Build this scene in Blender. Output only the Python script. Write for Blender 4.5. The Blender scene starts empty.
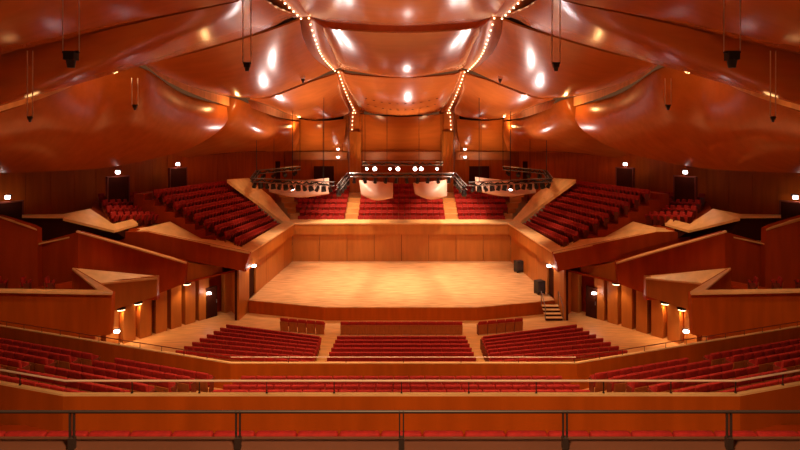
import bpy, bmesh, math, random
from mathutils import Vector, Matrix
random.seed(4)
C = bpy.context.scene.collection
SC = bpy.context.scene
CX, HY, F, EYE = 401.5, 140.0, 533.0, 12.2

# ------------------------------------------------------------------ camera, world, exposure, house and fill lights
cam = bpy.data.cameras.new('camera'); camo = bpy.data.objects.new('camera', cam); C.objects.link(camo)
cam.sensor_width = 36; cam.lens = F/800*36; cam.shift_x = -1.5/800; cam.shift_y = (HY-225)/800
cam.clip_start = .1; cam.clip_end = 300
camo.location = (0, 0, EYE); camo.rotation_euler = (math.pi/2, 0, 0)
SC.camera = camo
w = bpy.data.worlds.new('world'); SC.world = w; w.use_nodes = True
bg = w.node_tree.nodes['Background']; bg.inputs[0].default_value = (1.0, .36, .14, 1); bg.inputs[1].default_value = .08
SC.view_settings.view_transform = 'Standard'; SC.view_settings.look = 'None'; SC.view_settings.gamma = 1
SC.view_settings.use_curve_mapping = False; SC.view_settings.exposure = 0.55
SC.cycles.use_denoising = True
SC.cycles.max_bounces = 6; SC.cycles.diffuse_bounces = 4; SC.cycles.glossy_bounces = 3
SC.cycles.sample_clamp_indirect = 6

WARM = (1.0, .62, .32)
PINK = (1.0, .80, .72)
def spot(loc, to, power, size=60, color=WARM, radius=.25, blend=.6):
    l = bpy.data.lights.new('house_or_fill_light', 'SPOT'); l.energy = power; l.color = color
    l.spot_size = math.radians(size); l.spot_blend = blend; l.shadow_soft_size = radius
    o = bpy.data.objects.new('house_or_fill_light', l); C.objects.link(o); o.location = loc
    o.rotation_euler = (Vector(to)-Vector(loc)).to_track_quat('-Z', 'Y').to_euler()
    return o
def point(loc, power, color=WARM, radius=.15):
    l = bpy.data.lights.new('house_or_fill_light', 'POINT'); l.energy = power; l.color = color; l.shadow_soft_size = radius
    o = bpy.data.objects.new('house_or_fill_light', l); C.objects.link(o); o.location = loc
    return o
# stage wash from the rig
for x in (-6, -2, 2, 6):
    spot((x, 43, 12.5), (x*1.05, 42.2, .9), 3900, 72, (1.0, .74, .52), blend=.8)
# uplights added to brighten the shells, at the rig and over the stalls
for x, y, z, tx, ty, tz, p, a in ((-7.2, 44, 10.4, -4, 40, 20, 900, 120), (7.2, 44, 10.4, 4, 40, 20, 900, 120), (.9, 50, 10.6, 0, 46, 20, 800, 120), (-9.5, 48, 10.0, -9, 42, 20, 700, 120), (9.5, 48, 10.0, 9, 42, 20, 700, 120),
                              (-7, 26, 13.6, -9, 28, 20, 120, 110), (7, 26, 13.6, 9, 28, 20, 120, 110), (0, 24, 13.0, 0, 26, 20, 440, 105)):
    spot((x, y, z), (tx, ty, tz), p, a, PINK, .12, .8)
for x in (-9, -3, 3, 9):  # added fill spots that make the rear shells and rear wall glow
    spot((x, 54.5, 9.9), (x, 57.5, 13.2), 260, 120, WARM, .3, 1)
for x in (-5, 5):  # fill spots added to brighten the enclosure cap and stage back wall
    spot((x, 45.5, 12.8), (x*1.05, 49.8, 4.6), 2300, 66, (1.0, .82, .62), .2, 1)
    spot((x, 29.5, 16.4), (x*1.1, 49.5, 2.6), 2600, 40, (1.0, .74, .52), .25, 1)
for s in (-1, 1):
    for px, py, Y, p in ((118, 78, 29.0, 34), (238, 111, 41.2, 90), (298, 126, 52.5, 60)):
        point((s*-(px-CX)/F*Y*1.0, Y, EYE-(py-HY)/F*Y), p, (1.0, .52, .18), .12)
    for px, py, Y, p in ((40, 112, 23.5, 12),):
        point((s*-(px-CX)/F*Y*1.0, Y, EYE-(py-HY)/F*Y), p, (1.0, .52, .18), .3)
# house lights over the seats
for x, y, z, tx, ty, p in ((-4, 27, 16.5, -4, 28.5, 2500), (4, 27, 16.5, 4, 28.5, 2500), (-6, 15, 15.5, -9, 18, 2500), (6, 15, 15.5, 9, 18, 2500),
                           (0, 14, 16, 0, 17, 1900), (0, 1.5, 15.5, 0, 8.3, 2400), (-4.5, 50, 12.6, -4.5, 52, 2300), (4.5, 50, 12.6, 4.5, 52, 2300),
                           ):
    spot((x, y, z), (tx, ty, 3), p, 90 if y != 50 else 66)
for s in (-1, 1):  # fill spots added to lift the box seats, terrace caps and side rows
    spot((s*12, 21, 14.2), (s*19.5, 27.5, 4.5), 650, 44, blend=.9)
    spot((s*13.2, 33, 13.6), (s*17.2, 33.3, 5), 1000, 62, blend=.9)
    spot((s*11, 45.5, 13), (s*13.8, 48, 7), 420, 44, blend=.9)
    spot((s*7.0, 41, 13.4), (s*11.8, 41.5, 5), 1000, 30, blend=1)

# ------------------------------------------------------------------ materials
def mat(name, col, rough=.5, metal=0., emit=None, es=0., grain=0., scale=(1, 1, 1), col2=None, coat=0., vary=False, spec=.5):
    m = bpy.data.materials.new(name); m.use_nodes = True; nt = m.node_tree; b = nt.nodes['Principled BSDF']
    b.inputs['Base Color'].default_value = (*col, 1); b.inputs['Roughness'].default_value = rough
    b.inputs['Metallic'].default_value = metal; b.inputs['Specular IOR Level'].default_value = spec
    if coat: b.inputs['Coat Weight'].default_value = coat; b.inputs['Coat Roughness'].default_value = .12
    if emit: b.inputs['Emission Color'].default_value = (*emit, 1); b.inputs['Emission Strength'].default_value = es
    if grain:
        tc = nt.nodes.new('ShaderNodeTexCoord'); mp = nt.nodes.new('ShaderNodeMapping'); mp.inputs['Scale'].default_value = scale
        n = nt.nodes.new('ShaderNodeTexNoise'); n.inputs['Scale'].default_value = 1.0; n.inputs['Detail'].default_value = 5
        r = nt.nodes.new('ShaderNodeValToRGB'); c2 = col2 or tuple(c*(1-grain) for c in col)
        r.color_ramp.elements[0].position = .3; r.color_ramp.elements[1].position = .7
        r.color_ramp.elements[0].color = (*c2, 1); r.color_ramp.elements[1].color = (*col, 1)
        nt.links.new(tc.outputs['Object'], mp.inputs[0]); nt.links.new(mp.outputs[0], n.inputs['Vector'])
        nt.links.new(n.outputs['Fac'], r.inputs[0])
        nt.links.new(r.outputs[0], b.inputs['Base Color'])
    return m
M = dict(
    shell=mat('cherry_shell', (.56, .145, .026), .23, grain=.16, scale=(.25, 2, 2), spec=.45),
    rib=mat('cherry_rib', (.55, .15, .025), .38, grain=.2, scale=(1, 1, 4)),
    fascia=mat('pale_fascia', (.80, .36, .13), .45, grain=.3, scale=(3, 3, .4)),
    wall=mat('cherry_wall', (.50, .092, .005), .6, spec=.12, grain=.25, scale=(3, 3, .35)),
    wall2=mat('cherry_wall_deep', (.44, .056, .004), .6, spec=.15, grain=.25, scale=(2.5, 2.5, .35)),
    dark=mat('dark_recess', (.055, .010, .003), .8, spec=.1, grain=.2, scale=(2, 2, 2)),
    panel=mat('stage_panel', (.54, .165, .022), .4, grain=.22, scale=(2.5, 2.5, .35)),
    cap=mat('maple_cap', (.93, .56, .24), .4, grain=.2, scale=(2, 2, 2)),
    parquet=mat('stage_parquet', (.88, .47, .20), .25, grain=.42, scale=(.8, 5, 1)),
    floor=mat('hall_floor', (.80, .39, .13), .4, grain=.3, scale=(1, 5, 1)),
    seat=mat('red_velvet', (.46, .012, .007), .8, grain=.35, scale=(9, 9, 9)),
    seatwood=mat('seat_wood', (.42, .10, .02), .45, grain=.3, scale=(12, 12, 3)),
    arm=mat('arm_wood', (.22, .03, .010), .5, grain=.3, scale=(9, 9, 9)),
    metal=mat('dark_metal', (.03, .016, .012), .55, .2, grain=.2, scale=(5, 5, 5)),
    alu=mat('alu', (.30, .25, .23), .4, .7, grain=.2, scale=(5, 5, 5)),
    rail=mat('rail_metal', (.95, .66, .48), .35, .0, grain=.1, scale=(5, 5, 5)),
    reflector=mat('reflector', (.85, .50, .36), .35, grain=.1, scale=(1, 1, 1)),
    frontcap=mat('front_cap', (.085, .030, .016), .5, spec=.3, grain=.2, scale=(2, 2, 2)),
    black=mat('black_case', (.02, .018, .018), .5, grain=.2, scale=(5, 5, 5)),
    bulb=mat('bulb', (1, .8, .5), .4, emit=(1, .55, .25), es=7),
    lamp=mat('lamp_glow', (1, .95, .9), .4, emit=(1, .86, .78), es=14),
    glow=mat('downlight_glow', (1, .8, .5), .4, emit=(1, .62, .32), es=8),
    wire=mat('wire', (.95, .72, .62), .35, 0., grain=.1, scale=(5, 5, 5)),
    grey=mat('grey_speaker', (.07, .06, .07), .5, grain=.2, scale=(5, 5, 5)),
)

# ------------------------------------------------------------------ helpers
def P(px, py, Y): return Vector(((px-CX)/F*Y, Y, EYE-(py-HY)/F*Y))
def link(o, parent=None, label=None, cat=None, group=None, kind=None):
    C.objects.link(o)
    if parent: o.parent = parent
    if label: o['label'] = label
    if cat: o['category'] = cat
    if group: o['group'] = group
    if kind: o['kind'] = kind
    return o
def obj(name, vf, m, parent=None, smooth=False, **k):
    v, f = vf
    me = bpy.data.meshes.new(name); me.from_pydata([tuple(p) for p in v], [], f); me.update()
    b = bmesh.new(); b.from_mesh(me); bmesh.ops.recalc_face_normals(b, faces=b.faces); b.to_mesh(me); b.free()
    me.materials.append(m if not isinstance(m, str) else M[m])
    if smooth: me.polygons.foreach_set('use_smooth', [True]*len(me.polygons))
    return link(bpy.data.objects.new(name, me), parent, **k)
def empty(name, loc=(0, 0, 0), rz=0, **k):
    o = bpy.data.objects.new(name, None); o.location = loc; o.rotation_euler = (0, 0, rz); o.empty_display_size = .1
    return link(o, **k)
def mir(v): return Vector((-v[0], v[1], v[2]))
def side(pts, s): return [Vector(p) if s < 0 else mir(p) for p in pts]
def join(*vfs):
    V, Fc = [], []
    for v, f in vfs:
        n = len(V); V += [Vector(p) for p in v]; Fc += [[i+n for i in q] for q in f]
    return V, Fc
def box(c, d, rot=None):
    x, y, z = [a/2 for a in d]
    v = [Vector((sx*x, sy*y, sz*z)) for sx in (-1, 1) for sy in (-1, 1) for sz in (-1, 1)]
    if rot: v = [rot @ p for p in v]
    v = [p+Vector(c) for p in v]
    return v, [[0, 1, 3, 2], [4, 6, 7, 5], [0, 4, 5, 1], [2, 3, 7, 6], [0, 2, 6, 4], [1, 5, 7, 3]]
def prism(pts, vec):
    n = len(pts); vec = Vector(vec); v = [Vector(p) for p in pts]+[Vector(p)+vec for p in pts]
    return v, [list(range(n)), list(range(2*n-1, n-1, -1))]+[[i, (i+1) % n, n+(i+1) % n, n+i] for i in range(n)]
def tube(pts, r, n=8, r2=None):
    pts = [Vector(p) for p in pts]; V = []; m = len(pts)
    for i, p in enumerate(pts):
        d = (pts[min(i+1, m-1)]-pts[max(i-1, 0)]).normalized()
        a = d.orthogonal().normalized() if i == 0 else (a-d*a.dot(d)).normalized()
        b = d.cross(a); rr = r if r2 is None else r+(r2-r)*i/(m-1)
        V += [p+(a*math.cos(t*2*math.pi/n)+b*math.sin(t*2*math.pi/n))*rr for t in range(n)]
    Fc = [[i*n+j, i*n+(j+1) % n, (i+1)*n+(j+1) % n, (i+1)*n+j] for i in range(m-1) for j in range(n)]
    return V, Fc+[list(range(n-1, -1, -1)), [(m-1)*n+j for j in range(n)]]
def band(path, w0, w1, dz0, dz1):
    """wall along a path: from w0 to w1 sideways (left of travel is +), from z+dz0 to z+dz1"""
    path = [Vector(p) for p in path]; m = len(path); V = []
    for i, p in enumerate(path):
        a = (path[i]-path[i-1]).to_2d().normalized() if i else None
        b = (path[i+1]-path[i]).to_2d().normalized() if i < m-1 else None
        a = a or b; b = b or a; t = (a+b).normalized(); k = 1/max(.3, t.dot(a)); nr = Vector((-t.y, t.x, 0))*k
        for ww, dz in ((w0, dz0), (w1, dz0), (w1, dz1), (w0, dz1)):
            V.append(p+nr*ww+Vector((0, 0, dz(i) if callable(dz) else dz)))
    Fc = [[i*4+j, i*4+(j+1) % 4, i*4+4+(j+1) % 4, i*4+4+j] for i in range(m-1) for j in range(4)]
    return V, Fc+[[3, 2, 1, 0], [(m-1)*4+j for j in range(4)]]
def resample(pts, n):
    pts = [Vector(p) for p in pts]; m = len(pts)
    def cr(t):
        i = min(int(t), m-2); u = t-i
        p0, p1, p2, p3 = pts[max(i-1, 0)], pts[i], pts[i+1], pts[min(i+2, m-1)]
        return .5*((2*p1)+(p2-p0)*u+(2*p0-5*p1+4*p2-p3)*u*u+(3*p1-p0-3*p2+p3)*u**3)
    dense = [cr((m-1)*k/200) for k in range(201)]
    L = [0]
    for k in range(200): L.append(L[-1]+(dense[k+1]-dense[k]).length)
    out = []; j = 0
    for k in range(n+1):
        s = L[-1]*k/n
        while j < 199 and L[j+1] < s: j += 1
        u = (s-L[j])/max(1e-9, L[j+1]-L[j]); out.append(dense[j].lerp(dense[j+1], min(1, max(0, u))))
    return out
def coons(top, bot, left, right, bulge, nu=28, nv=20, thick=.12, pw=1.0):
    """top/bot run left to right, left/right run top to bottom"""
    T, B, L, R = resample(top, nu), resample(bot, nu), resample(left, nv), resample(right, nv)
    V = []; bulge = Vector(bulge)
    for j in range(nv+1):
        v = j/nv
        for i in range(nu+1):
            u = i/nu
            p = (T[i]*(1-v)+B[i]*v)+(L[j]*(1-u)+R[j]*u)-(T[0]*(1-u)*(1-v)+T[-1]*u*(1-v)+B[0]*(1-u)*v+B[-1]*u*v)
            k = ((1-(2*u-1)**2)*(1-(2*v-1)**2))**pw
            V.append(p+bulge*k)
    q = lambda i, j: j*(nu+1)+i
    Fc = [[q(i, j), q(i+1, j), q(i+1, j+1), q(i, j+1)] for j in range(nv) for i in range(nu)]
    off = -bulge.normalized()*thick; n = len(V)
    V += [p+off for p in V]
    Fc += [[n+q(i, j+1), n+q(i+1, j+1), n+q(i+1, j), n+q(i, j)] for j in range(nv) for i in range(nu)]
    ring = [q(i, 0) for i in range(nu+1)]+[q(nu, j) for j in range(1, nv+1)]+[q(i, nv) for i in range(nu-1, -1, -1)]+[q(0, j) for j in range(nv-1, 0, -1)]
    for a, b in zip(ring, ring[1:]+ring[:1]): Fc.append([a, n+a, n+b, b])
    return V, Fc
def strip(A, B, n=24, thick=.08, nrm=(0, 0, 1)):
    A, B = resample(A, n), resample(B, n); o = Vector(nrm)*thick
    V = A+B+[p+o for p in A]+[p+o for p in B]; k = n+1
    Fc = []
    for i in range(n):
        Fc += [[i, i+1, k+i+1, k+i], [2*k+i, 3*k+i, 3*k+i+1, 2*k+i+1], [i, 2*k+i, 2*k+i+1, i+1], [k+i, k+i+1, 3*k+i+1, 3*k+i]]
    Fc += [[0, k, 3*k, 2*k], [n, 2*k+n, 3*k+n, k+n]]
    return V, Fc
def shift(vf, m):
    return [m @ Vector(p) for p in vf[0]], vf[1]
SIDES = ((-1, 'left'), (1, 'right'))

# ------------------------------------------------------------------ floors
obj('floor', box((0, 20, -.1), (60, 84, .2)), 'floor', kind='structure')
# stage: a raised platform with a bevelled front
stg = [(-10.8, 37.6), (-5.1, 36.0), (5.1, 36.0), (10.8, 37.6), (10.2, 49.6), (-10.2, 49.6)]
obj('stage_platform', prism([Vector((x, y, .0)) for x, y in stg], (0, 0, .86)), 'wall', kind='structure')
obj('stage_floor', prism([Vector((x, y, .86)) for x, y in stg], (0, 0, .05)), 'parquet', kind='structure')

# stage enclosure: panels, overhanging fascia, cap
def wallrun(name, a, b, z0, z1, n, m='panel', gap=.035, depth=.12, to=1, parent=None):
    a, b = Vector((*a, 0)), Vector((*b, 0)); d = (b-a); L = d.length; d.normalize(); nr = Vector((-d.y, d.x, 0))*to
    parts = []
    for i in range(n):
        p, q = a+d*(L*i/n+gap/2), a+d*(L*(i+1)/n-gap/2)
        parts.append(prism([p+Vector((0, 0, z0)), q+Vector((0, 0, z0)), q+Vector((0, 0, z1)), p+Vector((0, 0, z1))], nr*depth))
    back = prism([a+nr*depth+Vector((0, 0, z0)), b+nr*depth+Vector((0, 0, z0)), b+nr*depth+Vector((0, 0, z1)), a+nr*depth+Vector((0, 0, z1))], nr*.15)
    o = obj(name, join(*parts), m, parent, kind=None if parent else 'structure')
    obj('backing', back, 'dark', o)
    return o
ZC = 4.62
wallrun('wall_stage_back', (-10.15, 49.6), (10.15, 49.6), .91, 3.45, 8)
for s, sd in SIDES:
    a, b = (s*10.35, 36.6), (s*10.15, 49.6)
    wallrun('wall_stage_'+sd, (s*10.74, 39.2), b, .91, 3.45, 4, to=1 if s < 0 else -1)
    wallrun('wall_stage_entrance_'+sd, (s*11.0, 36.0), (s*10.82, 37.9), .0, 3.45, 1, to=1 if s < 0 else -1)
path = [(-10.78, 35.9, 0), (-10.2, 49.65, 0), (10.2, 49.65, 0), (10.78, 35.9, 0)]
obj('wall_stage_fascia', band(path, -.30, .4, 3.45, ZC-.22), 'panel', kind='structure')
cv, cf = band(path, -.38, .55, ZC-.02, ZC+.10)
for i, p in enumerate(cv):
    if i % 4 in (0, 3): p.z -= .20
obj('trim_1', (cv, cf), 'cap', kind='structure')
for s, sd in SIDES:   # doorway in the stage side wall
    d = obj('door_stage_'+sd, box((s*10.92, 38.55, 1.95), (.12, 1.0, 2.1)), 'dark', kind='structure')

# ------------------------------------------------------------------ upper side tiers: raked floor, parapets
for s, sd in SIDES:
    # raked wedge carrying the side terraces
    near = [P(252, 262, 36), P(246, 252, 36), P(224, 247, 36.4), P(200, 234, 36.7), P(165, 224, 37), P(120, 216, 38), P(110, 240, 38)]
    # terrace steps
    parts = []
    for k in range(11):
        n0, n1 = P(246-10.2*k, 254-6.0*k, 36.8), P(246-10.2*(k+1), 254-6.0*(k+1), 36.8)
        f0, f1 = P(284-6.2*k, 231-5.0*k, 49.4), P(284-6.2*(k+1), 231-5.0*(k+1), 49.4)
        z0 = n0.z; zf = f0.z
        q = [Vector((n0.x, n0.y, z0)), Vector((f0.x, f0.y, zf)), Vector((f1.x, f1.y, zf)), Vector((n1.x, n1.y, z0))]
        parts.append(prism(side(q, s), (0, 0, -1.2)))
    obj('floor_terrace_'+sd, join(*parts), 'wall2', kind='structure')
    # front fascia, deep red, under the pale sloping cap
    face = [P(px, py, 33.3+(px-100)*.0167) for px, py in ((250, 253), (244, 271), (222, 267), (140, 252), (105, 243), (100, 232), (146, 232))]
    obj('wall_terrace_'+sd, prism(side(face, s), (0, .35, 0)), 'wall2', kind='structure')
    capq = [P(250, 252.6, 35.75), P(146, 231.3, 34.15), P(114, 232.5, 33.7), P(116, 230, 34.2), P(148, 227, 35.2), P(170, 221.5, 36.6), P(188, 231.5, 36.8), P(204, 240, 36.8), P(213, 236.5, 37), P(222, 241.5, 37), P(227, 240, 37.1), P(246, 249.2, 37)]
    obj('trim_2_'+sd, prism(side(capq, s), (0, 0, -.10)), 'cap', kind='structure')
    # sloping cap between side terrace and the choir seats
    q = [P(291, 220.5, 49.7), P(283, 222, 49.2), P(270, 212, 49), P(258, 202, 48.8), P(246, 193.5, 47.6), P(262, 189.5, 50.4), P(270, 196, 50.6), P(280, 208, 50.4)]
    obj('trim_3_'+sd, prism(side(q, s), (0, 0, -.3)), 'cap', kind='structure')
    q = [P(227, 179.5, 46.5), P(249, 178, 50), P(262, 189.5, 50.5), P(246, 193.5, 47.5)]
    obj('trim_4_'+sd, prism(side(q, s), (0, 0, -.3)), 'cap', kind='structure')
    # far outer terrace: pale folded top and dark face
    q = [P(63, 214, 31), P(90, 208.6, 33), P(113, 223.8, 33), P(133, 219, 35), P(138, 223.5, 35), P(114, 230.4, 32.4), P(63, 218, 30.4)]
    obj('trim_5_'+sd, prism(side(q, s), (0, 0, -.15)), 'cap', kind='structure')
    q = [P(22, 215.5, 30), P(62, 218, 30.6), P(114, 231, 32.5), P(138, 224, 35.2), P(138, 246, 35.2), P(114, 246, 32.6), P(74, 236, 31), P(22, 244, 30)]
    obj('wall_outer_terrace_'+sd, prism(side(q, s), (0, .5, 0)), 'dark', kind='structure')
    q = [P(22, 214.6, 30), P(63, 214, 30.8), P(64, 216.6, 30.3), P(22, 216.2, 29.6)]
    obj('trim_6_'+sd, prism(side(q, s), (0, 0, -.1)), 'cap', kind='structure')
    # outer raked seats' floor behind the folded parapet
    q = [P(90, 213, 33.2), P(113, 227, 33.2), P(170, 232, 36.7), P(150, 205, 44), P(95, 200, 38)]
    obj('floor_outer_'+sd, prism(side(q, s), (0, 0, -.3)), 'wall2', kind='structure')
    # sloping wall under it (red brown) with thin pale edge
    q = [P(37, 243, 29.8), P(78, 232, 30), P(78, 300, 30), P(37, 300, 29.8)]
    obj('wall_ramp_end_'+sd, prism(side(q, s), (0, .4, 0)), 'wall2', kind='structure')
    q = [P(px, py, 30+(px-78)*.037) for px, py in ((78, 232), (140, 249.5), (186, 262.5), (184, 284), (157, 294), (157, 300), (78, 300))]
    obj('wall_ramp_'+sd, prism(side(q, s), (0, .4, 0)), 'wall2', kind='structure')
    obj('trim_7_'+sd, prism(side([P(76, 231, 29.9), P(78, 230.2, 30.3), P(188, 261.3, 34.4), P(186, 262.8, 33.9)], s), (0, 0, -.08)), 'cap', kind='structure')
    q = [P(38, 243.5, 29.5), P(38, 238, 31.5), P(60, 236.5, 31.8), P(79, 234.5, 30.1)]
    obj('trim_8_'+sd, prism(side(q, s), (0, 0, -.08)), 'cap', kind='structure')
    # far left high wall end
    q = [P(-60, 203, 27.3), P(0, 216.5, 28.6), P(30, 225.5, 29.2), P(37, 229, 29.4), P(38, 300, 29.4), P(-60, 300, 27.3)]
    obj('wall_high_'+sd, prism(side(q, s), (0, .4, 0)), 'wall2', kind='structure')
    obj('trim_9_'+sd, prism(side([P(-60, 201.5, 27.5), P(0, 215.3, 28.8), P(30, 224.3, 29.4), P(37, 228.4, 29.6), P(37, 229.6, 29.3), P(30, 225.8, 29.1), P(0, 216.8, 28.5), P(-60, 203, 27.2)], s), (0, 0, -.06)), 'cap', kind='structure')
    # return walls of the zigzag, lit faces painted in a lighter wood
    q = [P(184, 262.5, 34.4), P(222, 266.5, 36), P(222, 272, 36), P(183, 285, 34.4)]
    obj('wall_return_'+sd, prism(side(q, s), (0, .4, 0)), 'panel', kind='structure')
    q = [P(100, 281.5, 30.0), P(157, 276.5, 31.8), P(157, 296, 31.8), P(116, 309, 30.5), P(100, 314, 30.0)]
    obj('wall_landing_'+sd, prism(side(q, s), (0, .3, 0)), 'panel', kind='structure')
    q = [P(73, 267.8, 29.9), P(158, 276, 32.1), P(157, 277.8, 31.7), P(101, 283, 29.9), P(106, 288, 28.8)]
    obj('trim_10_'+sd, prism(side(q, s), (0, 0, -.1)), 'cap', kind='structure')
    # soffit over the fin wall
    q = [P(246, 269, 36.8), P(183, 284, 34.2), P(112, 311, 31.2), P(60, 330, 29), P(60, 315, 33), P(170, 275, 39), P(235, 262, 42)]
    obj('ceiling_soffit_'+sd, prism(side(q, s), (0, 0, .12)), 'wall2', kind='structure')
    # box balcony in front
    q = [P(-70, 289, 23), P(112, 293, 26), P(110, 335, 26), P(-70, 345, 23)]
    obj('wall_box_'+sd, prism(side(q, s), (0, .3, 0)), 'wall', kind='structure')
    q = [P(-70, 287.5, 23), P(98, 289.8, 25.8), P(72, 268.6, 28), P(73, 267.6, 28.2), P(113, 291.5, 26.1), P(112, 293.4, 25.8), P(-70, 289.6, 22.8)]
    obj('trim_11_'+sd, prism(side(q, s), (0, 0, -.08)), 'cap', kind='structure')
    q = [P(72, 269, 28.2), P(111, 292.5, 26.2), P(111, 310, 26.2), P(72, 300, 28.2)]
    obj('wall_stair_'+sd, prism(side(q, s), (.15*-s, .1, 0)), 'wall', kind='structure')
    q = [P(-70, 300, 23.3), P(110, 300, 26.3), P(72, 290, 29), P(-70, 290, 29)]
    obj('floor_box_'+sd, prism(side(q, s), (0, 0, -.2)), 'floor', kind='structure')
    # side back wall above the terraces: vertical wood panels
    wp = [(-29, 22), (-24.6, 32.5), (-19.6, 42), (-15.2, 53), (-13, 59)]
    parts, backs = [], []
    for (a, b) in zip(wp, wp[1:]):
        a, b = Vector((*a, 0)), Vector((*b, 0)); n = round((b-a).length/1.5); d = (b-a)/n; nr = Vector((-d.y, d.x, 0)).normalized()
        for i in range(n):
            p, q_ = a+d*(i+.006), a+d*(i+.994)
            pts = [p+Vector((0, 0, 5.5)), q_+Vector((0, 0, 5.5)), q_+Vector((0, 0, 13)), p+Vector((0, 0, 13))]
            parts.append(prism(side(pts, s), side([nr*.1], s)[0]))
        pts = [a+nr*.12+Vector((0, 0, 5.5)), b+nr*.12+Vector((0, 0, 5.5)), b+nr*.12+Vector((0, 0, 15)), a+nr*.12+Vector((0, 0, 15))]
        backs.append(prism(side(pts, s), side([nr*.2], s)[0]))
    o = obj('wall_'+sd, join(*parts), 'wall', kind='structure'); obj('backing', join(*backs), 'dark', o)

    # parterre side wall with fins
    A, B = Vector((-17.9, 30.2, 0)), Vector((-11.9, 38.3, 0)); d = (B-A); L = d.length; d.normalize(); nr = Vector((-d.y, d.x, 0))
    pts = [A+nr*.6, B+nr*.6, B+nr*.6+Vector((0, 0, 4)), A+nr*.6+Vector((0, 0, 4))]
    wl = obj('wall_parterre_'+sd, prism(side(pts, s), side([nr*.2], s)[0]), 'wall2', kind='structure')
    for i in range(10):
        if i == 8: continue
        t = .1+L*i/10; c = A+d*t; e = A+d*(t+L*.072); zt = 2.15+max(0, (c.y-30.8))*.17
        pts = [c, e, e+nr*.45, c+nr*.45]
        obj('pilaster', prism(side([Vector((p.x, p.y, 0)) for p in pts], s), (0, 0, zt)), 'panel', wl)
    pts = [Vector((-12.3, 38.3, 0)), Vector((-11.05, 36.3, 0)), Vector((-11.05, 36.3, 3.2)), Vector((-12.3, 38.3, 3.2))]
    obj('wall_stage_flank_'+sd, prism(side(pts, s), (0, .2, 0)), 'wall', kind='structure')
    # outer filler wall below the terrace, far side of the parterre
    pts = [Vector((-17.4, 30.3, 0)), Vector((-24, 22, 0)), Vector((-24, 22, 4.4)), Vector((-17.4, 30.3, 4.4))]
    obj('wall_parterre_outer_'+sd, prism(side(pts, s), (s*.2, 0, 0)), 'wall2', kind='structure')

# ------------------------------------------------------------------ choir terrace and rear wall
def choir_z(k): return 4.05+.43*k
parts = []
for k in range(8):
    parts.append(prism([Vector((-9.9-.5*k, 50.4+.95*k, choir_z(k))), Vector((9.9+.5*k, 50.4+.95*k, choir_z(k))), Vector((10.4+.5*k, 51.35+.95*k, choir_z(k))), Vector((-10.4-.5*k, 51.35+.95*k, choir_z(k)))], (0, 0, -1.5)))
obj('floor_choir', join(*parts), 'floor', kind='structure')
obj('wall_rear', join(*[box((-14.3+1.43*i+.715, 59.2, 9.2), (1.41, .2, 5.6)) for i in range(20)]), 'wall', kind='structure')
obj('wall_rear_backing', box((0, 59.5, 10), (34, .3, 10)), 'dark', kind='structure')
for s, sd in SIDES:
    o = obj('door_rear_'+sd, box((s*8.6, 59.05, 8.2), (2.2, .2, 2.2)), 'dark', kind='structure')
    obj('door_rear_outer_'+sd, box((s*14.6, 57.5, 8.6), (3.0, .2, 2.6)), 'dark', kind='structure')
    # curved pale reflector ledge on the rear wall
    q = [P(303, 155, 58.6), P(320, 160, 58.4), P(345, 158, 58.6), P(345, 150, 58.9), P(303, 150, 58.9)]
    # tall pillar of paired boards at the junction of the shells
    pts = [box((s*4.95+dx, 56.8, 9.4), (.40, .35, 7.4)) for dx in (-.42, 0, .42)]
    pl = obj('pillar', join(*pts), 'panel', label=f'tall clustered wooden pillar rising behind the {sd} choir aisle', cat='pillar')
obj('wall_rear_panels', join(*[box((x, 58.9, 10.45), (9.2 if x == 0 else 6.0, .25, .9)) for x in (0, -9.0, 9.0)]), 'rib', kind='structure')

# ------------------------------------------------------------------ parapets of the audience tiers
near_path = [Vector((-8.6, 10.4, 0)), Vector((-5.37, 8.5, 0)), Vector((5.37, 8.5, 0)), Vector((8.6, 10.4, 0))]
ZN = 8.13
near_path = [Vector((-6.95, 8.98, 0)), Vector((-5.37, 8.5, 0)), Vector((5.37, 8.5, 0)), Vector((6.95, 8.98, 0))]
near_path[0] += (near_path[0]-near_path[1]).normalized()*1.2; near_path[-1] += (near_path[-1]-near_path[-2]).normalized()*1.2
obj('wall_gallery_parapet', band(near_path, -.04, .04, ZN-1.6, ZN), 'wall', kind='structure')
obj('trim_12', band(near_path, -.035, .035, ZN, ZN+.03), 'cap', kind='structure')
ZM = 3.81
mid_path = [Vector((-21.8, 25.3, 0)), Vector((-6.4, 20, 0)), Vector((6.55, 20, 0)), Vector((21.8, 25.3, 0))]
obj('wall_middle_parapet', band(mid_path, -.055, .055, 0, ZM), 'wall', kind='structure')
obj('trim_13', band(mid_path, -.05, .05, ZM+.01, ZM+.05), 'cap', kind='structure')
# camera's own parapet
obj('wall_front_parapet', box((0, 3.83, EYE-2.26-.5), (12, .26, 1.0)), 'wall', kind='structure')
obj('trim_14', box((0, 3.78, EYE-2.255), (12, .44, .06)), 'frontcap', kind='structure')

# floors: gallery row between the two near parapets, middle tier steps
obj('floor_gallery', box((0, 6.4, 7.45), (17, 4.6, .2)), 'wall2', kind='structure')
parts = []
for k in range(8):
    y1 = 19.95-.95*k; z = 2.83+.28*k
    parts.append(box((0, y1-.475, z-.4), (12.6, .95, .8)))
obj('floor_middle_tier', join(*parts), 'floor', kind='structure')
DM = Vector((-.946, .325, 0)).normalized(); NM = Vector((-.325, -.946, 0)).normalized()
for s, sd in SIDES:
    parts = []
    for k in range(9):
        a = Vector((-6.3, 19.95, 0))+NM*(.95*k); z = 2.83+.28*k
        pts = [a, a+DM*17, a+DM*17+NM*.95, a+NM*.95]
        parts.append(prism(side([Vector((p.x, p.y, z)) for p in pts], s), (0, 0, -.8)))
    obj('floor_middle_'+sd, join(*parts), 'floor' , kind='structure')
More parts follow.
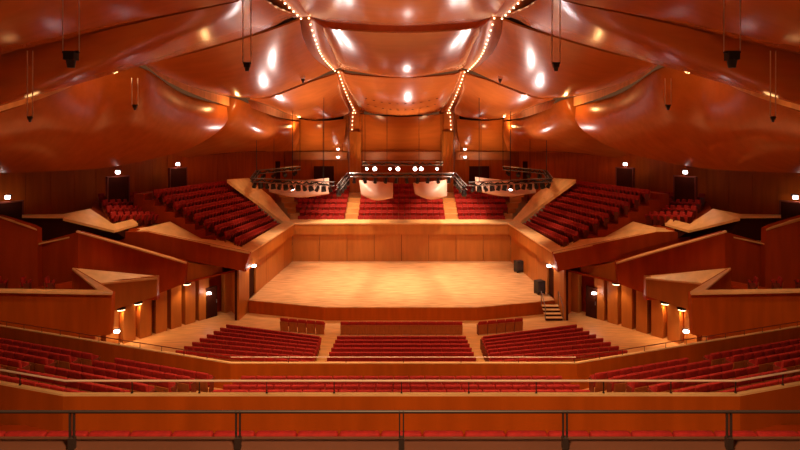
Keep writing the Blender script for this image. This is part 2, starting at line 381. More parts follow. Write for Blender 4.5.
# parterre rake
parts = [box((0, 30.1-.85*k, .05*k), (30, .85, .1*k+.02)) for k in range(1, 12)]
obj('floor_parterre_steps', join(*parts), 'floor', kind='structure')

# ------------------------------------------------------------------ guard rails
def guard(name, path, h, r, mt, step, label, pr=.02, base=None, double=False):
    o = empty(name, path[len(path)//2], label=label, cat='railing', group='guard rails on the parapets')
    iv = -Vector(o.location)
    pp = [Vector(p)+iv for p in path]
    obj('handrail', tube([p+Vector((0, 0, h)) for p in pp], r, 10), mt, o)
    for a, b in zip(pp, pp[1:]):
        L = (b-a).length; n = max(1, round(L/step))
        for i in range(0 if pp[0].x == -pp[-1].x or len(path) > 2 else 1, n+1):
            p = a+(b-a)*(max(.004, min(.996, i/n)))
            if double:
                v = join(*[box(p+Vector((dx, 0, h/2)), (.022, .05, h)) for dx in (-.028, .028)], box(p+Vector((0, 0, .03)), (.09, .09, .10)))
            else: v = join(box(p+Vector((0, 0, h/2)), (pr*.7, pr*.7, h)), box(p+Vector((0, 0, .008)), (pr*1.5, pr*1.5, .016)))
            obj('post', v, 'metal', o)
    return o
zr = EYE-2.225
xs = [(px-CX)/F*3.83 for px in (-93, 72, 238, 401.5, 565, 729, 893)]
o = empty('guard_rail', (0, 3.83, zr+.01), label='dark steel guard rail nearest the viewer, spanning the whole picture width', cat='railing', group='guard rails on the parapets')
obj('handrail', tube([(-6, 0, .262), (6, 0, .262)], .012, 10), 'metal', o)
for x in xs:
    v = join(box((x-.014, 0, .13), (.010, .02, .28)), box((x+.014, 0, .13), (.010, .02, .28)), box((x, 0, .04), (.040, .04, .08)))
    obj('post', v, 'metal', o)
guard('guard_rail', [near_path[1]+Vector((0, 0, ZN+.035)), near_path[2]+Vector((0, 0, ZN+.035))], .195, .017, 'rail', 1.075, 'straight pale guard rail on the gallery parapet, above the middle seat rows')
for s, sd in SIDES:
    i, j = (1, 0) if s < 0 else (2, 3)
    guard('guard_rail', [near_path[i]+Vector((0, 0, ZN+.035)), near_path[j]+Vector((0, 0, ZN+.035))], .195, .017, 'rail', .9, f'short angled guard rail on the gallery parapet at the {sd} edge')
    i, j = (1, 0) if s < 0 else (2, 3)
    guard('guard_rail', [mid_path[i]+Vector((0, 0, ZM+.05)), mid_path[j]+Vector((0, 0, ZM+.05))], .19, .018, 'rail' if False else 'arm', 1.1, f'dark angled guard rail on the middle parapet, rising to the {sd}')
guard('guard_rail', [mid_path[1]+Vector((0, 0, ZM+.05)), mid_path[2]+Vector((0, 0, ZM+.05))], .19, .018, 'rail', 2.2, 'thin straight guard rail on the middle parapet behind the stalls seats')

# ------------------------------------------------------------------ ceiling shells
def ed(*a): return [P(*t) for t in a]
def shell(name_label, top, bot, left, right, bulge, **k):
    o = obj('ceiling_shell', coons(top, bot, left, right, bulge, **k), 'shell', smooth=False, label=name_label, cat='ceiling panel', group='curved wooden ceiling shells')
    me = o.data; n = len(me.polygons)
    me.polygons.foreach_set('use_smooth', [True]*n)
    me.set_sharp_from_angle(angle=math.radians(50))
    return o
def M2(e): return e+[Vector((-p.x, p.y, p.z)) for p in reversed(e)]
def cshell(label, tl, bl, left, bulge, **k):
    """centre shells, given by their left halves"""
    top = tl+[mir(p) for p in reversed(tl[:-1])]; bot = bl+[mir(p) for p in reversed(bl[:-1])]
    return shell(label, top, bot, left, [mir(p) for p in left], bulge, **k)
cshell('big red-brown wooden ceiling shell at the top centre of the picture', ed((262, -60, 19), (330, -48, 19), (401.5, -44, 19)), ed((300, 12, 30), (325, 21, 30), (360, 24, 30), (401.5, 25, 30)),
       ed((262, -60, 19), (285, -20, 24), (300, 12, 30)), (0, 0, -.8))
cshell('second central ceiling shell, between the two long light strips', ed((322, 25, 30.5), (340, 30, 30.5), (401.5, 33, 30.5)), ed((336, 66, 42), (350, 71, 42), (401.5, 76, 42)),
       ed((322, 25, 30.5), (328, 45, 35), (336, 66, 42)), (0, 0, -.9))
c2 = cshell('third central ceiling shell with a row of small lamp holes', ed((341, 71, 42.4), (352, 75, 42.4), (401.5, 78, 42.4)), ed((360, 110, 54), (375, 114, 54), (401.5, 115, 54)),
       ed((341, 71, 42.4), (348, 90, 47), (360, 110, 54)), (0, 0, -.9))
for j in (7, 10):
    for i in range(5, 25, 2):
        p = c2.data.vertices[j*29+i].co.copy()+Vector((0, -.01, -.02))
        obj('lamp_hole', tube([p, p+Vector((0, 0, -.03))], .10, 10), 'dark', c2)
cshell('rearmost central ceiling shell curving down to the rear wall', ed((360, 114, 54.3), (401.5, 117, 54.3)), ed((361, 150, 59), (401.5, 150, 59)),
       ed((360, 114, 54.3), (359, 130, 57), (361, 150, 59)), (0, -.7, -.2))
# shade-coloured step between first and second centre shell
for s, sd in SIDES:
    S = lambda e: side(e, s)
    a, b = (lambda t, bo, l, r: (t, bo, l, r)) if s < 0 else (None, None), None
    def sh(label, t, bo, l, r, bulge, **k):
        bulge = Vector(bulge)
        if s < 0: shell(label, t, bo, l, r, bulge, **k)
        else: shell(label, [mir(p) for p in reversed(t)], [mir(p) for p in reversed(bo)], S(r), S(l), mir(bulge), **k)
    la = ed((-110, 80, 19), (0, 54, 19), (60, 40, 19), (118, 25, 19), (180, 12, 19), (236, 1, 19), (258, -6, 19))
    lb = ed((-110, 84, 19.3), (0, 57.5, 19.3), (60, 43, 19.3), (118, 27.5, 19.3), (180, 14, 19.3), (236, 2, 19.3), (258, -6, 19.3))
    sh(f'nearest ceiling shell in the top {sd} corner', ed((-420, 30, 9), (-200, -60, 9), (60, -260, 9)), la, ed((-420, 30, 9), (-250, 60, 13), (-110, 80, 19)), ed((60, -260, 9), (180, -90, 13), (258, -6, 19)), (0, 0, -.5))
    e1a = ed((113, 61.5, 30), (145, 61.5, 30), (190, 52, 30), (240, 38, 30), (272, 27, 30), (286, 19.5, 30), (298, 16, 30))
    e1b = ed((113, 62.5, 30.3), (145, 63, 30.3), (190, 54, 30.3), (240, 40, 30.3), (274, 29.5, 30.3), (300, 20, 30.3))
    sh(f'wide sagging ceiling shell of the {sd} side, above the suspended microphones', lb, e1a,
       ed((-110, 84, 19.3), (-80, 125, 20), (0, 103, 23), (60, 81, 26), (113, 61.5, 30)), ed((258, -6, 19.3), (276, 8, 24), (298, 16, 30)), (.05, 0, -.12))
    e2a = ed((230, 96, 42), (250, 98, 42), (267, 97, 42), (290, 88.5, 42), (312, 79.5, 42), (330, 71, 42))
    e2b = ed((232, 97, 42.3), (250, 99.5, 42.3), (268, 98, 42.3), (291, 89.5, 42.3), (313, 80.3, 42.3), (337, 72.5, 42.3))
    kl = ed((145, 63, 30.3), (165, 75, 33), (190, 86, 36), (212, 93, 39), (230, 96, 42))
    sh(f'middle ceiling shell of the {sd} side beside the second light strip', e1b[1:], e2a, kl, ed((300, 20, 30.3), (303, 38, 33), (312, 55, 37), (330, 71, 42)), (0, 0, -.5))
    kl2 = ed((250, 99.5, 42.3), (268, 106, 46), (284, 112, 50), (299, 116.5, 54))
    sh(f'small far ceiling shell of the {sd} side beside the clustered pillar', e2b[1:], ed((299, 116.5, 54), (320, 119, 54), (340, 117, 54), (350, 112, 54)), kl2, ed((337, 74, 42.3), (342, 92, 48), (350, 112, 54)), (0, 0, -.8))
    sh(f'rearmost {sd} ceiling shell curving down to the rear wall', ed((296, 119, 54.3), (320, 121, 54.3), (346, 119, 54.3)), ed((290, 151, 58), (342, 151, 59)), ed((296, 119, 54.3), (292, 135, 57), (290, 151, 58)),
       ed((346, 119, 54.3), (345, 135, 57), (342, 151, 59)), (0, -.7, -.2))
    # wall shells
    sh(f'large dark wooden shell bulging over the {sd} side wall', ed((-140, 120, 19), (-70, 138, 21), (0, 113, 24), (60, 92, 27), (97, 74, 30), (122, 66, 31), (148, 71, 32), (185, 95, 37), (227, 107, 42)),
       ed((-140, 170, 20), (-70, 173, 24), (0, 173, 28), (60, 171, 31), (110, 167, 35), (160, 157, 38), (195, 146, 40), (220, 130, 42), (228, 119, 42.5)),
       ed((-140, 120, 19), (-140, 150, 19), (-140, 170, 20)), ed((227, 107, 42), (228, 119, 42.5)), (.45, -.15, -.4), nu=40)
    sh(f'far orange-lit wooden shell over the {sd} side wall', ed((224, 97, 43), (240, 100, 43), (262, 110, 46), (282, 119, 50), (300, 122, 54)),
       ed((150, 163, 44), (232, 153, 48), (295, 151, 56)), ed((224, 97, 43), (205, 125, 43), (150, 163, 44)), ed((300, 122, 54), (300, 135, 56), (295, 151, 56)), (.8, -.3, -.5))
    # pale vertical fascias between the column shells and the wall shells
    f1 = [P(px, py, Y) for px, py, Y in ((145, 63, 30.4), (165, 75, 33), (190, 86, 36), (212, 93, 39), (229, 97, 42))]
    f2 = [P(px, py, Y) for px, py, Y in ((146, 66, 30.4), (165, 80, 33), (190, 92.5, 36), (212, 101, 39), (229, 106, 42))]
    obj('trim_15_'+sd, strip(S(f1), S(f2), nrm=(0, 1, 0)), 'fascia', kind='structure')
    f1 = [P(px, py, Y) for px, py, Y in ((-90, 125, 20), (0, 103, 23), (60, 81, 26), (98, 65, 29), (115, 61.5, 30))]
    f2 = [P(px, py, Y) for px, py, Y in ((-90, 132, 20), (0, 111, 23), (60, 91, 26), (93, 73.5, 29), (104, 71, 30))]
    obj('trim_16_'+sd, strip(S(f1), S(f2), nrm=(0, 1, 0)), 'fascia', kind='structure')
    f1 = [P(px, py, Y) for px, py, Y in ((247, 99, 42.4), (268, 106, 46), (284, 112, 50), (299, 117, 54))]
    f2 = [P(px, py, Y) for px, py, Y in ((252, 108, 42.4), (268, 114, 46), (284, 118.5, 50), (299, 120, 54))]
    obj('trim_17_'+sd, strip(S(f1), S(f2), nrm=(0, 1, 0)), 'fascia', kind='structure')
    # ribs carrying the light strips
    def rib(A, B, bulbs, n, lab):
        r = empty('light_rib', side([P(*bulbs[0])], s)[0], label=lab, cat='light strip', group='strips of small bulbs between the shells')
        iv = Vector(r.location)
        v = strip(S(ed(*A)), S(ed(*B)), thick=.1); obj('rib_board', ([p-iv for p in v[0]], v[1]), 'rib', r, smooth=True)
        RA, RB = resample(S(ed(*A)), n), resample(S(ed(*B)), n)
        for u_, w_ in zip(RA, RB):
            p = u_.lerp(w_, .45)-iv+Vector((0, -.05, -.10))
            b = bmesh.new(); bmesh.ops.create_uvsphere(b, u_segments=8, v_segments=6, radius=.05)
            me = bpy.data.meshes.new('bulb'); b.to_mesh(me); b.free(); me.materials.append(M['bulb'])
            q = bpy.data.objects.new('bulb', me); q.location = p; link(q, r)
    rib([(246, -30, 20), (268, 0, 24), (294, 18, 30.1)], [(272, -45, 20), (290, -12, 25), (310, 16, 30.1)], [(266, -14, 24), (280, -2, 26), (290, 6, 28), (300, 11, 30)], 10, f'bulb strip entering at the top edge, {sd} of the central shell')
    rib([(295, 14, 30.4), (303, 38, 33), (313, 56, 37), (331, 71, 42)], [(326, 20, 30.4), (331, 42, 34), (335, 58, 38), (340, 68, 42)], [(308, 23, 30.6), (313, 36, 33), (321, 51, 37), (329, 60, 40), (336, 65, 42)], 16, f'long curved bulb strip beside the second central shell, {sd} side')
    rib([(334, 72, 42.4), (342, 92, 48), (350, 112, 54)], [(344, 70, 42.4), (351, 92, 48), (362, 112, 54)], [(340, 70, 42.4), (343, 82, 46), (348, 95, 50), (354, 106, 53)], 13, f'short steep bulb strip beside the third central shell, {sd} side')
    rib([(344, 112, 54.2), (343, 130, 57), (343, 152, 58.6)], [(364, 112, 54.2), (363, 130, 57), (362, 152, 58.6)], [(354, 108, 53.6), (355, 116, 54.3), (352, 126, 56), (354, 136, 57)], 8, f'lowest bulb strip running down behind the rig, {sd} side')
# step under the first centre shell, its shade put into a deeper wood colour
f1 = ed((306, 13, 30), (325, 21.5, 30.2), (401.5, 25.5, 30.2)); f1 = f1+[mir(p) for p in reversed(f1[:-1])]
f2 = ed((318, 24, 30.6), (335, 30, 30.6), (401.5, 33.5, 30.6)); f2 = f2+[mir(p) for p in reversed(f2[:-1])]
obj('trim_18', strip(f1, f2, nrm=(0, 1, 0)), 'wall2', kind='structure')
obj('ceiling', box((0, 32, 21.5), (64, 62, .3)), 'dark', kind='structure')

# ------------------------------------------------------------------ seats
def rbox(c, d, bev, rot=None, seg=2):
    b = bmesh.new(); bmesh.ops.create_cube(b, size=1); bmesh.ops.scale(b, vec=d, verts=b.verts)
    bmesh.ops.bevel(b, geom=b.edges[:], offset=bev, segments=seg, affect='EDGES', profile=.6)
    if rot: bmesh.ops.rotate(b, cent=(0, 0, 0), matrix=rot, verts=b.verts)
    bmesh.ops.translate(b, vec=c, verts=b.verts)
    b.verts.index_update(); vf = [v.co.copy() for v in b.verts], [[v.index for v in f.verts] for f in b.faces]; b.free(); return vf
R9 = Matrix.Rotation(math.radians(9), 3, 'X'); R70 = Matrix.Rotation(math.radians(68), 3, 'X')
def seat_parts(seg):
    return [('seat', rbox((0, .05, .50), (.45, .42, .10), .035, R70, seg), 'seat'),
            ('backrest', rbox((0, -.16, .66), (.53, .10, .46), .035, R9, seg), 'seat'),
            ('back_panel', rbox((0, -.195, .38), (.52, .03, .56), .008, R9, 1), 'seatwood'),
            ('armrest', join(rbox((-.252, .04, .60), (.040, .34, .035), .010, None, 1), rbox((-.255, .02, .31), (.03, .24, .58), .006, None, 1)), 'arm'),
            ('armrest', join(rbox((.252, .04, .60), (.040, .34, .035), .010, None, 1), rbox((.255, .02, .31), (.03, .24, .58), .006, None, 1)), 'arm')]
proto = empty('theatre_seat', (0, 0, -50), label='x', cat='seat', group='red seats')
for n, vf, m in seat_parts(2): obj(n, vf, m, proto, smooth=(n in ('seat', 'backrest')))
proto_used = [False]
NSEAT = [0]
def seat(loc, rz, label, group):
    if not proto_used[0]: r = proto; proto_used[0] = True
    else:
        r = proto.copy(); C.objects.link(r)
        for ch in list(proto.children):
            c = ch.copy(); C.objects.link(c); c.parent = r
    r.location = loc; r.rotation_euler = (0, 0, rz); r['label'] = label; r['group'] = group; NSEAT[0] += 1
ORD = 'first second third fourth fifth sixth seventh eighth ninth tenth eleventh twelfth thirteenth fourteenth fifteenth sixteenth seventeenth eighteenth nineteenth twentieth twenty-first twenty-second twenty-third twenty-fourth'.split()
def proj(p): return CX+p.x/p.y*F, HY+(EYE-p.z)/p.y*F
# gallery row just below the viewer
for i in range(21):
    seat(((i-10)*.545, 7.15, 7.50), 0, f'red seat of the nearest row, {ORD[i]} from its left end, below the front rail', 'seats of the nearest row')
# middle tier, centre block
for k in range(4):
    rw = ('row nearest the middle parapet', 'second row back from the middle parapet', 'third row back from the middle parapet', 'fourth row back from the middle parapet')[k]
    for i in range(21):
        seat(((i-10)*.55, 19.95-.95*k-.62, 2.83+.28*k), 0, f'red seat, centre block, {rw}, {ORD[i]} from left', 'seats of the middle tier centre block')
# middle tier side blocks
for s, sd in SIDES:
    inner = 'right' if s < 0 else 'left'
    ang = math.atan2(DM.y, -DM.x)*-1 if s < 0 else math.atan2(DM.y, -DM.x)
    for k in range(8):
        for blk, s0, n in (('inner', .75, 8), ('outer', 6.3, 12)):
            for i in range(n):
                p = Vector((-6.3, 19.95, 0))+NM*(.95*k+.62)+DM*(s0+.55*i); p.z = 2.83+.28*k
                x, y = proj(p+Vector((0, 0, .88)))
                cap = 395.5 if x > 65 else 395-(65-x)*.185
                if x < -14 or y > cap-1: continue
                q = p if s < 0 else mir(p)
                seat(q, ang, f'red seat, {sd} {blk} block, {ORD[k]} row from middle parapet, {ORD[i]} from its central aisle', f'seats of the middle tier {sd} block')
# box balcony seats
for s, sd in SIDES:
    for i, px in enumerate((3, 27, 51)):
        p = P(px, 294, 27.2); q = p if s < 0 else mir(p)
        seat(q, -s*-1.2, f'red seat showing above the {sd} box balcony edge, {ORD[i]} from the picture edge', f'seats in the {sd} box balcony')
print('SEATS', NSEAT[0])

# the remaining seats: one mass
rest = []
def row(a, b, n, z0=None):
    a, b = Vector(a), Vector(b); d = b-a; ang = math.atan2(d.y, d.x)
    for i in range(n):
        p = a+d*((i+.5)/n); rest.append((p, ang))
for k in range(8):
    if k == 0: row((-3.8, 33.4, 0), (3.8, 33.4, 0), 14)
    else: row((-3.72, 30.95-.83*(k-1), .1*(k-1)), (3.72, 30.95-.83*(k-1), .1*(k-1)), 14)
for s, sd in SIDES:
    def srow(a, b, n):   # a is the outer end on the left side
        if s < 0: row(a, b, n)
        else: row(mir(b), mir(a), n)
    srow((-7.7, 34.1, 0), (-4.75, 33.4, 0), 5)
    for k in range(8):
        t = k/7; srow((-10.7-.7*t, 32.9-5.8*t, .1*k), (-4.65+.35*t, 30.9-5.1*t, .1*k), 12)
    # side terrace: rows run along the stage and look at it
    for k in range(9):
        n0, f0 = P(241-10.2*k, 251-6.0*k, 36.9), P(281-6.2*k, 230.5-5.0*k, 48.6)
        a, b = (n0, f0)
        d = b-a; n = 21; zoff = Vector((0, 0, .02))
        if s < 0:
            ang = math.atan2(d.y, d.x)-math.pi
            for i in range(n):
                rest.append((a+d*((i+.5)/n)+Vector((-.25, 0, .02)), ang))
        else:
            a, b = mir(a), mir(b); d = b-a; ang = math.atan2(d.y, d.x)
            for i in range(n): rest.append((a+d*((i+.5)/n)+Vector((.25, 0, .02)), ang))
    # dark outer seats
    for k in range(4):
        a, b = P(112-4*k, 226-6.5*k, 33.5+k), P(165-4*k, 224-7*k, 37.5+k)
        if s > 0: a, b = mir(b), mir(a)
        for i in range(8): rest.append((a+(b-a)*((i+.5)/8), s*math.radians(95)))
for k in range(7):
    z = choir_z(k); y = 50.95+.95*k
    rest += [(Vector(((i-7)*.56, y, z)), math.pi) for i in range(15)]
    for s in (-1, 1): rest += [(Vector((s*(5.75+i*.56), y, z)), math.pi) for i in range(8+min(k, 4)//2)]
V, Fc, MI = [], [], []
tmpl = [(rbox((0, .05, .50), (.45, .42, .10), .03, R70, 1), 0), (rbox((0, -.16, .66), (.545, .10, .46), .03, R9, 1), 0), (box((0, -.20, .37), (.54, .03, .62), R9), 1),
        (box((-.262, .02, .31), (.03, .30, .60)), 2)]
for p, ang in rest:
    m = Matrix.Translation(p) @ Matrix.Rotation(ang, 4, 'Z')
    for (v, f), mi in tmpl:
        n = len(V); V += [m @ Vector(q) for q in v]; Fc += [[i+n for i in q] for q in f]; MI += [mi]*len(f)
me = bpy.data.meshes.new('distant_seats'); me.from_pydata([tuple(p) for p in V], [], Fc); me.update()
for mn in ('seat', 'seatwood', 'arm'): me.materials.append(M[mn])
me.polygons.foreach_set('material_index', MI)
link(bpy.data.objects.new('distant_seats', me), label='rows of distant red seats in the stalls, side terraces and behind the stage', cat='seats', kind='stuff')

# ------------------------------------------------------------------ lighting trusses, lamps, reflectors
def truss(a, b, r=.16):
    a, b = Vector(a), Vector(b); d = (b-a); L = d.length; d.normalize(); up = Vector((0, 0, 1)); sd = d.cross(up).normalized()
    ch = [tube([a+up*u*r+sd*w_*r, b+up*u*r+sd*w_*r], .035, 6) for u in (-1, 1) for w_ in (-1, 1)]
    n = max(2, int(L/.45)); br = []
    for i in range(n):
        p, q = a+d*(L*i/n), a+d*(L*(i+1)/n); k = 1 if i % 2 else -1
        for w_ in (-1, 1): br.append(tube([p+sd*w_*r-up*k*r, q+sd*w_*r+up*k*r], .018, 5))
        br.append(tube([p-sd*k*r+up*r, q+sd*k*r+up*r], .018, 5))
    return join(*ch), join(*br)
def truss_thing(segs, label, wires):
    o = empty('lighting_truss', segs[0][0], label=label, cat='truss', group='lighting trusses over the stage'); iv = Vector(o.location)
    for a, b in segs:
        c, br = truss(Vector(a)-iv, Vector(b)-iv)
        q = obj('chord_frame', c, 'alu', o); obj('bracing', br, 'metal', q)
    for x, y, z, zt in wires: obj('suspension_cable', tube([Vector((x, y, z))-iv, Vector((x, y, zt))-iv], .03, 5), 'metal', o)
    for k, (a, b) in enumerate(segs):
        a, b = Vector(a)-iv, Vector(b)-iv
        obj('cable_loom', tube([a.lerp(b, t/24)+Vector((0, random.uniform(-.1, .1), -.05+random.uniform(-.14, .16))) for t in range(25)], .07, 6), 'black', o)
    return o
def lampfix(p, aim, label, glow, r=.19, L=.42):
    p = Vector(p)-Vector((0, 0, .22))
    o = empty('stage_lamp', p, label=label, cat='stage lamp', group='stage lamps hanging from the trusses')
    d = (Vector(aim)).normalized(); c = Vector((0, 0, -.26))
    obj('lamp_body', tube([c-d*L*.5, c-d*L*.35, c+d*L*.1, c+d*L*.5], r*.7, 12, r), 'metal', o, smooth=False)
    obj('lens', tube([c+d*(L*.5), c+d*(L*.5+.03)], r*.9, 12), 'lamp' if glow else 'black', o)
    obj('yoke', join(box((-.2, 0, -.2), (.03, .05, .36)), box((.2, 0, -.2), (.03, .05, .36)), box((0, 0, -.03), (.42, .05, .04))), 'metal', o)
for s, sd in SIDES:
    a = P(252, 180, 47); b = P(334, 184, 46); c = P(292, 172, 52)
    a, b, c = side([a, b, c], s)
    e = side([P(258, 172, 50), P(300, 168, 52)], s)
    truss_thing([(a, b), (e[0], e[1]), (a, e[0])], f'lighting truss hung {sd} of the centre one, crowded with lamps', [(a.x*.97, a.y, a.z, 16), (b.x*1.15, b.y, b.z, 16.6), (e[1].x, e[1].y, e[1].z, 15.5), ((a.x+b.x)/2, 46.5, a.z, 16.5)])
    for i in range(13):
        p = a.lerp(b, (i+.4)/13)
        lampfix(p, (random.uniform(-.4, .4), random.uniform(-.6, .1), -1), f'dark stage lamp, {ORD[i]} from the outer end of the {sd} truss', i in (6,), r=.17+.07*(i % 2))
    for i in range(4):
        p = e[0].lerp(e[1], (i+.5)/4)
        lampfix(p, (random.uniform(-.4, .4), -.8, -.4), f'dark stage lamp, {ORD[i]} from the outer end of the rear {sd} truss bar', False)
a, b = P(349, 175, 46), P(454, 175, 46); c, d = P(362, 163.5, 52), P(443, 163.5, 52)
w0, w1 = P(338, 188, 41), P(465, 188, 41)
truss_thing([(a, b), (c, d), (w0, a), (w1, b)], 'central lighting truss above the stage, a bar with two forward arms', [(a.x, a.y, a.z, 16.2), (b.x, b.y, b.z, 16.2), (c.x, c.y, c.z, 15), (d.x, d.y, d.z, 15)])
for i in range(10):
    lampfix(a.lerp(b, (i+.5)/10), (random.uniform(-.3, .3), random.uniform(-.5, .2), -1), f'dark stage lamp, {ORD[i]} from left on the central front truss bar', False, r=.16)
for i in range(4):
    for w_, nm in ((w0, 'left'), (w1, 'right')):
        q = a if nm == 'left' else b
        lampfix(w_.lerp(q, (i+.3)/4), (0, -.5, -1), f'dark stage lamp, {ORD[i]} from the low tip of the {nm} truss arm', False, r=.2)
for i, px in enumerate((367, 375, 390, 398, 415, 421, 437)):
    lampfix(P(px, 163.5, 52), (0, -1, -.15), f'lit white stage lamp, {ORD[i]} from left on the central rear bar', True, r=.2 if i in (1, 3, 4, 5) else .13)
# curved reflector panels
for lab, x0, x1, yt0, yt1, yb, Y in (('outer left', 268, 329, 184, 178, 196, 49), ('inner left', 359, 393, 180, 183, 199, 48.5), ('inner right', 413, 447, 183, 180, 198, 48.5), ('outer right', 475, 536, 177, 184, 195, 49)):
    l, r = ed((x0, yt0, Y), (x0+(1 if 'outer' in lab else 2), yb-4, Y-.5)), ed((x1, yt1, Y), (x1, yb-(2 if 'outer' in lab else 1), Y-.5))
    vf = coons([l[0], r[0]], [l[1], P((x0+x1)/2, yb+1.5, Y-.9), r[1]], l, r, (0, -.5, -.1), nu=14, nv=8, thick=.05)
    o = obj('acoustic_reflector', vf, 'reflector', smooth=True, label=f'{lab} curved pale acoustic reflector hanging under the trusses', cat='acoustic reflector', group='acoustic reflectors over the stage')
    for px in (x0+6, x1-6):
        obj('suspension_cable', tube([P(px, 181, Y), P(px, 168, Y), P(px, 108, Y)], .02, 5), 'metal', o)

# hanging microphones / loudspeakers on paired wires
HANG = [(71, 68, 52, 8.5, 22, 'large'), (30, 30, 120, 7, 24, 'small'), (135, 134, 105, 6, 30, 'small'), (247, 247, 66, 7, 26, 'mid'), (303, 303, 79, 2, 38, 'tiny'), (250, 250, 127, 4, 44, 'tiny')]
for s, sd in SIDES:
    for i, (px0, _, py, wd, Y, sz) in enumerate([(71, 0, 52, 8.2, 11, 'large'), (30, 0, 117, 2.6, 18.5, 'small'), (135, 0, 105, 3, 28.5, 'small'), (247, 0, 63, 4, 18, 'middling'), (303, 0, 79, 1.5, 40, 'tiny'), (248, 0, 124, 3, 45, 'tiny')]):
        q = P(px0, py, Y); q = q if s < 0 else mir(q)
        k = Y/F; hw = wd*k
        desc = ['big cube-shaped hanging fixture on two long wires near the top %s corner', 'hanging microphone on two wires, lowest and outermost on the %s', 'small hanging microphone below the first %s shell joint',
                'hanging microphone on paired wires between %s corner and central shell', 'tiny hanging microphone close to the %s light strip', 'tiny hanging microphone before the far %s orange shell'][i] % sd
        o = empty('hanging_microphone', q, label=desc, cat='microphone', group='fixtures hanging from the ceiling on wires')
        top = [(-52, 0), (47, 0), (60, 0), (-20, 0), (20, 0), (95, 0)]
        zt = [EYE+4.5, EYE+3.1, EYE+3.3, EYE+6, 17.2, 14.6][i]-q.z
        for w_ in (-1, 1): obj('wire', tube([(w_*hw, 0, 0), (w_*hw, 0, zt)], .0010*Y, 5), 'wire', o)
        b = [.13, .07, .11, .11, .12, .12][i]
        obj('bracket', join(box((0, 0, .0), (2*hw, .05, .05)), box((0, 0, -b*.6), (b*1.7, b*1.4, b*1.4))), 'metal', o)
        obj('capsule', tube([(0, 0, -b*1.2), (0, 0, -b*1.9), (0, 0, -b*2.5)], b*.75, 10, b*.55), 'grey', o)

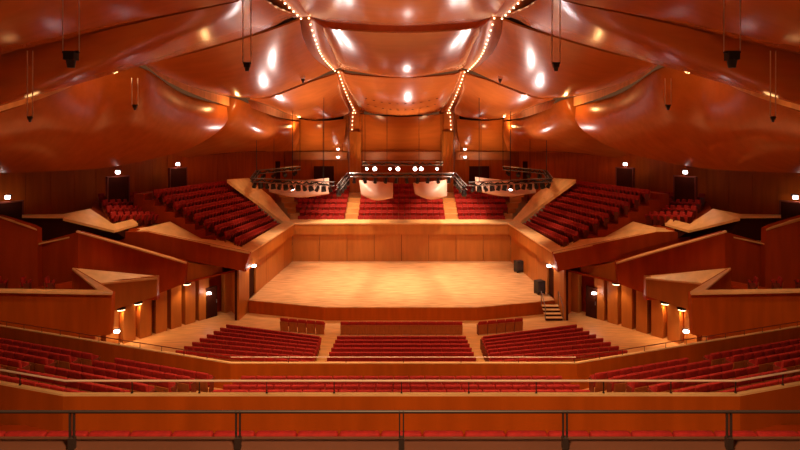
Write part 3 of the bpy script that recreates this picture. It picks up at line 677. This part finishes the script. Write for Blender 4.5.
# wall lamps over the doors and exit doors of the terraces
dn = 0
for s, sd in SIDES:
    for i, (px, py, Y, h) in enumerate([(8, 197, 32.5, 20), (118, 172, 37, 34), (178, 164, 42.5, 26)]):
        q = P(px, py, Y-.25); q = q if s < 0 else mir(q)
        dn += 1
        dw, dh = 1.5, 2.5 if i else 1.6
        rz = -s*math.radians(-66 if i < 2 else -68)
        nm = ('nearest the picture edge', 'between the folded parapet and the seats', 'behind the upper side seats')[i]
        de = empty(f'door_{dn}', (q.x, q.y, q.z-.35-dh), -s*math.radians(62), kind='structure')
        obj('door_leaf', box((0, 0, dh/2), (dw, .12, dh)), 'dark', de)
        obj('door_frame', join(box((-dw/2-.04, 0, dh/2), (.08, .2, dh)), box((dw/2+.04, 0, dh/2), (.08, .2, dh)), box((0, 0, dh+.04), (dw+.16, .2, .08))), 'arm', de)
        o = empty('exit_lamp', q, label=f'small glowing white lamp over the {sd} terrace door {nm}', cat='wall lamp', group='glowing lamps over the doors')
        obj('housing', box((0, .05, .10), (.34, .10, .12)), 'metal', o)
        obj('diffuser', rbox((0, -.04, -.02), (.26, .14, .2), .04), 'lamp', o)
        pl = point(Vector(q)+Vector((-s*.35, -.35, 0)), 6, PINK, .05)
    for i, (px, py, Y) in enumerate([(254, 265.5, 37.9), (209, 293, 36.4), (117, 331, 31.2), (256, 158, 56), (338, 157, 58), (338, 149, 58), (256, 148, 56)]):
        q = P(px, py, Y); q = q if s < 0 else mir(q)
        lab = ('over the stage side door', 'over the dark parterre door in the finned wall', 'low on the finned wall beside the middle parapet', 'above the outer rear door', 'below its twin beside the rear pillar', 'upper of two beside the rear pillar', 'highest beyond the outer truss')[i]
        o = empty('wall_lamp', q, label=f'small glowing white lamp {lab}, {sd} side', cat='wall lamp', group='glowing lamps over the doors')
        obj('housing', box((0, .06, .07), (.3, .10, .10)), 'metal', o)
        obj('diffuser', rbox((0, -.02, -.02), (.30, .16, .14), .04), 'lamp', o)
        if i < 3: point(Vector(q)+Vector((-s*.3, -.4, 0)), 10, PINK, .05)
    for i, (px, py, Y) in enumerate([(187, 283.5, 34.6), (138, 303, 32.6), (121, 309, 31.8)]):
        q = P(px, py, Y); q = q if s < 0 else mir(q)
        o = empty('soffit_downlight', q, label=f'warm downlight under the {sd} soffit, {ORD[i]} from the stage', cat='downlight', group='downlights washing the finned walls')
        obj('lamp_ring', tube([(0, 0, .06), (0, 0, -.02)], .26, 14), 'metal', o)
        obj('diffuser', tube([(0, 0, -.02), (0, 0, -.06)], .22, 14), 'glow', o)
        spot(Vector(q)+Vector((0, 0, -.12)), Vector(q)+Vector((s*.1, .15, -3)), 60, 110, WARM, .1)

# dark doors in the finned wall
for s, sd in SIDES:
    for i, (px, Y) in enumerate([(211, 36.6)]):
        x = (px-CX)/F*Y*(-1 if s > 0 else 1); dn += 1
        d_ = empty(f'door_{dn}', (x, Y+.1, 0), s*-math.radians(53), kind='structure')
        obj('door_leaf', box((0, 0, 1.05), (.85, .1, 2.1)), 'dark', d_)
        obj('handle', box((.35, -.08, 1.05), (.04, .06, .25)), 'alu', d_)

# ------------------------------------------------------------------ stage furniture
for px, py, Y, lab, w_ in ((519.0, 268.5, 45.6, 'small grey and black monitor loudspeaker further back against the stage wall', .70), (539.6, 281, 39.2, 'larger black monitor loudspeaker on the stage near the steps', .62)):
    q = P(px, py, Y); o = empty('loudspeaker', (q.x, q.y, .91), math.radians(20), label=lab, cat='loudspeaker', group='loudspeakers on stage')
    obj('cabinet', rbox((0, 0, .52), (w_, .6, .9), .03), 'black', o)
    obj('grille', box((-.05, -.31, .55), (w_*.8, .02, .7)), 'grey', o)
    obj('foot', join(*[box((a*.28, b_*.22, .035), (.08, .08, .07)) for a in (-1, 1) for b_ in (-1, 1)]), 'black', o)
o = empty('stage_steps', (10.3, 36.4, 0), 0, label='short wooden stage steps at the right stage corner', cat='steps')
for i in range(4):
    obj('tread', box((0, .55-.30*(3-i)+.05, .17*(i+1)+.02), (1.15, .32, .05)), 'cap', o)
    obj('riser', box((0, .55-.30*(3-i)-.09, .17*(i+1)-.075), (1.12, .03, .15)), 'dark', o)
for x in (-.6, .6):
    obj('handrail', tube([(x, -.45, .05), (x, -.45, .95), (x, .6, 1.7), (x, .6, .7)], .03, 8), 'alu', o)
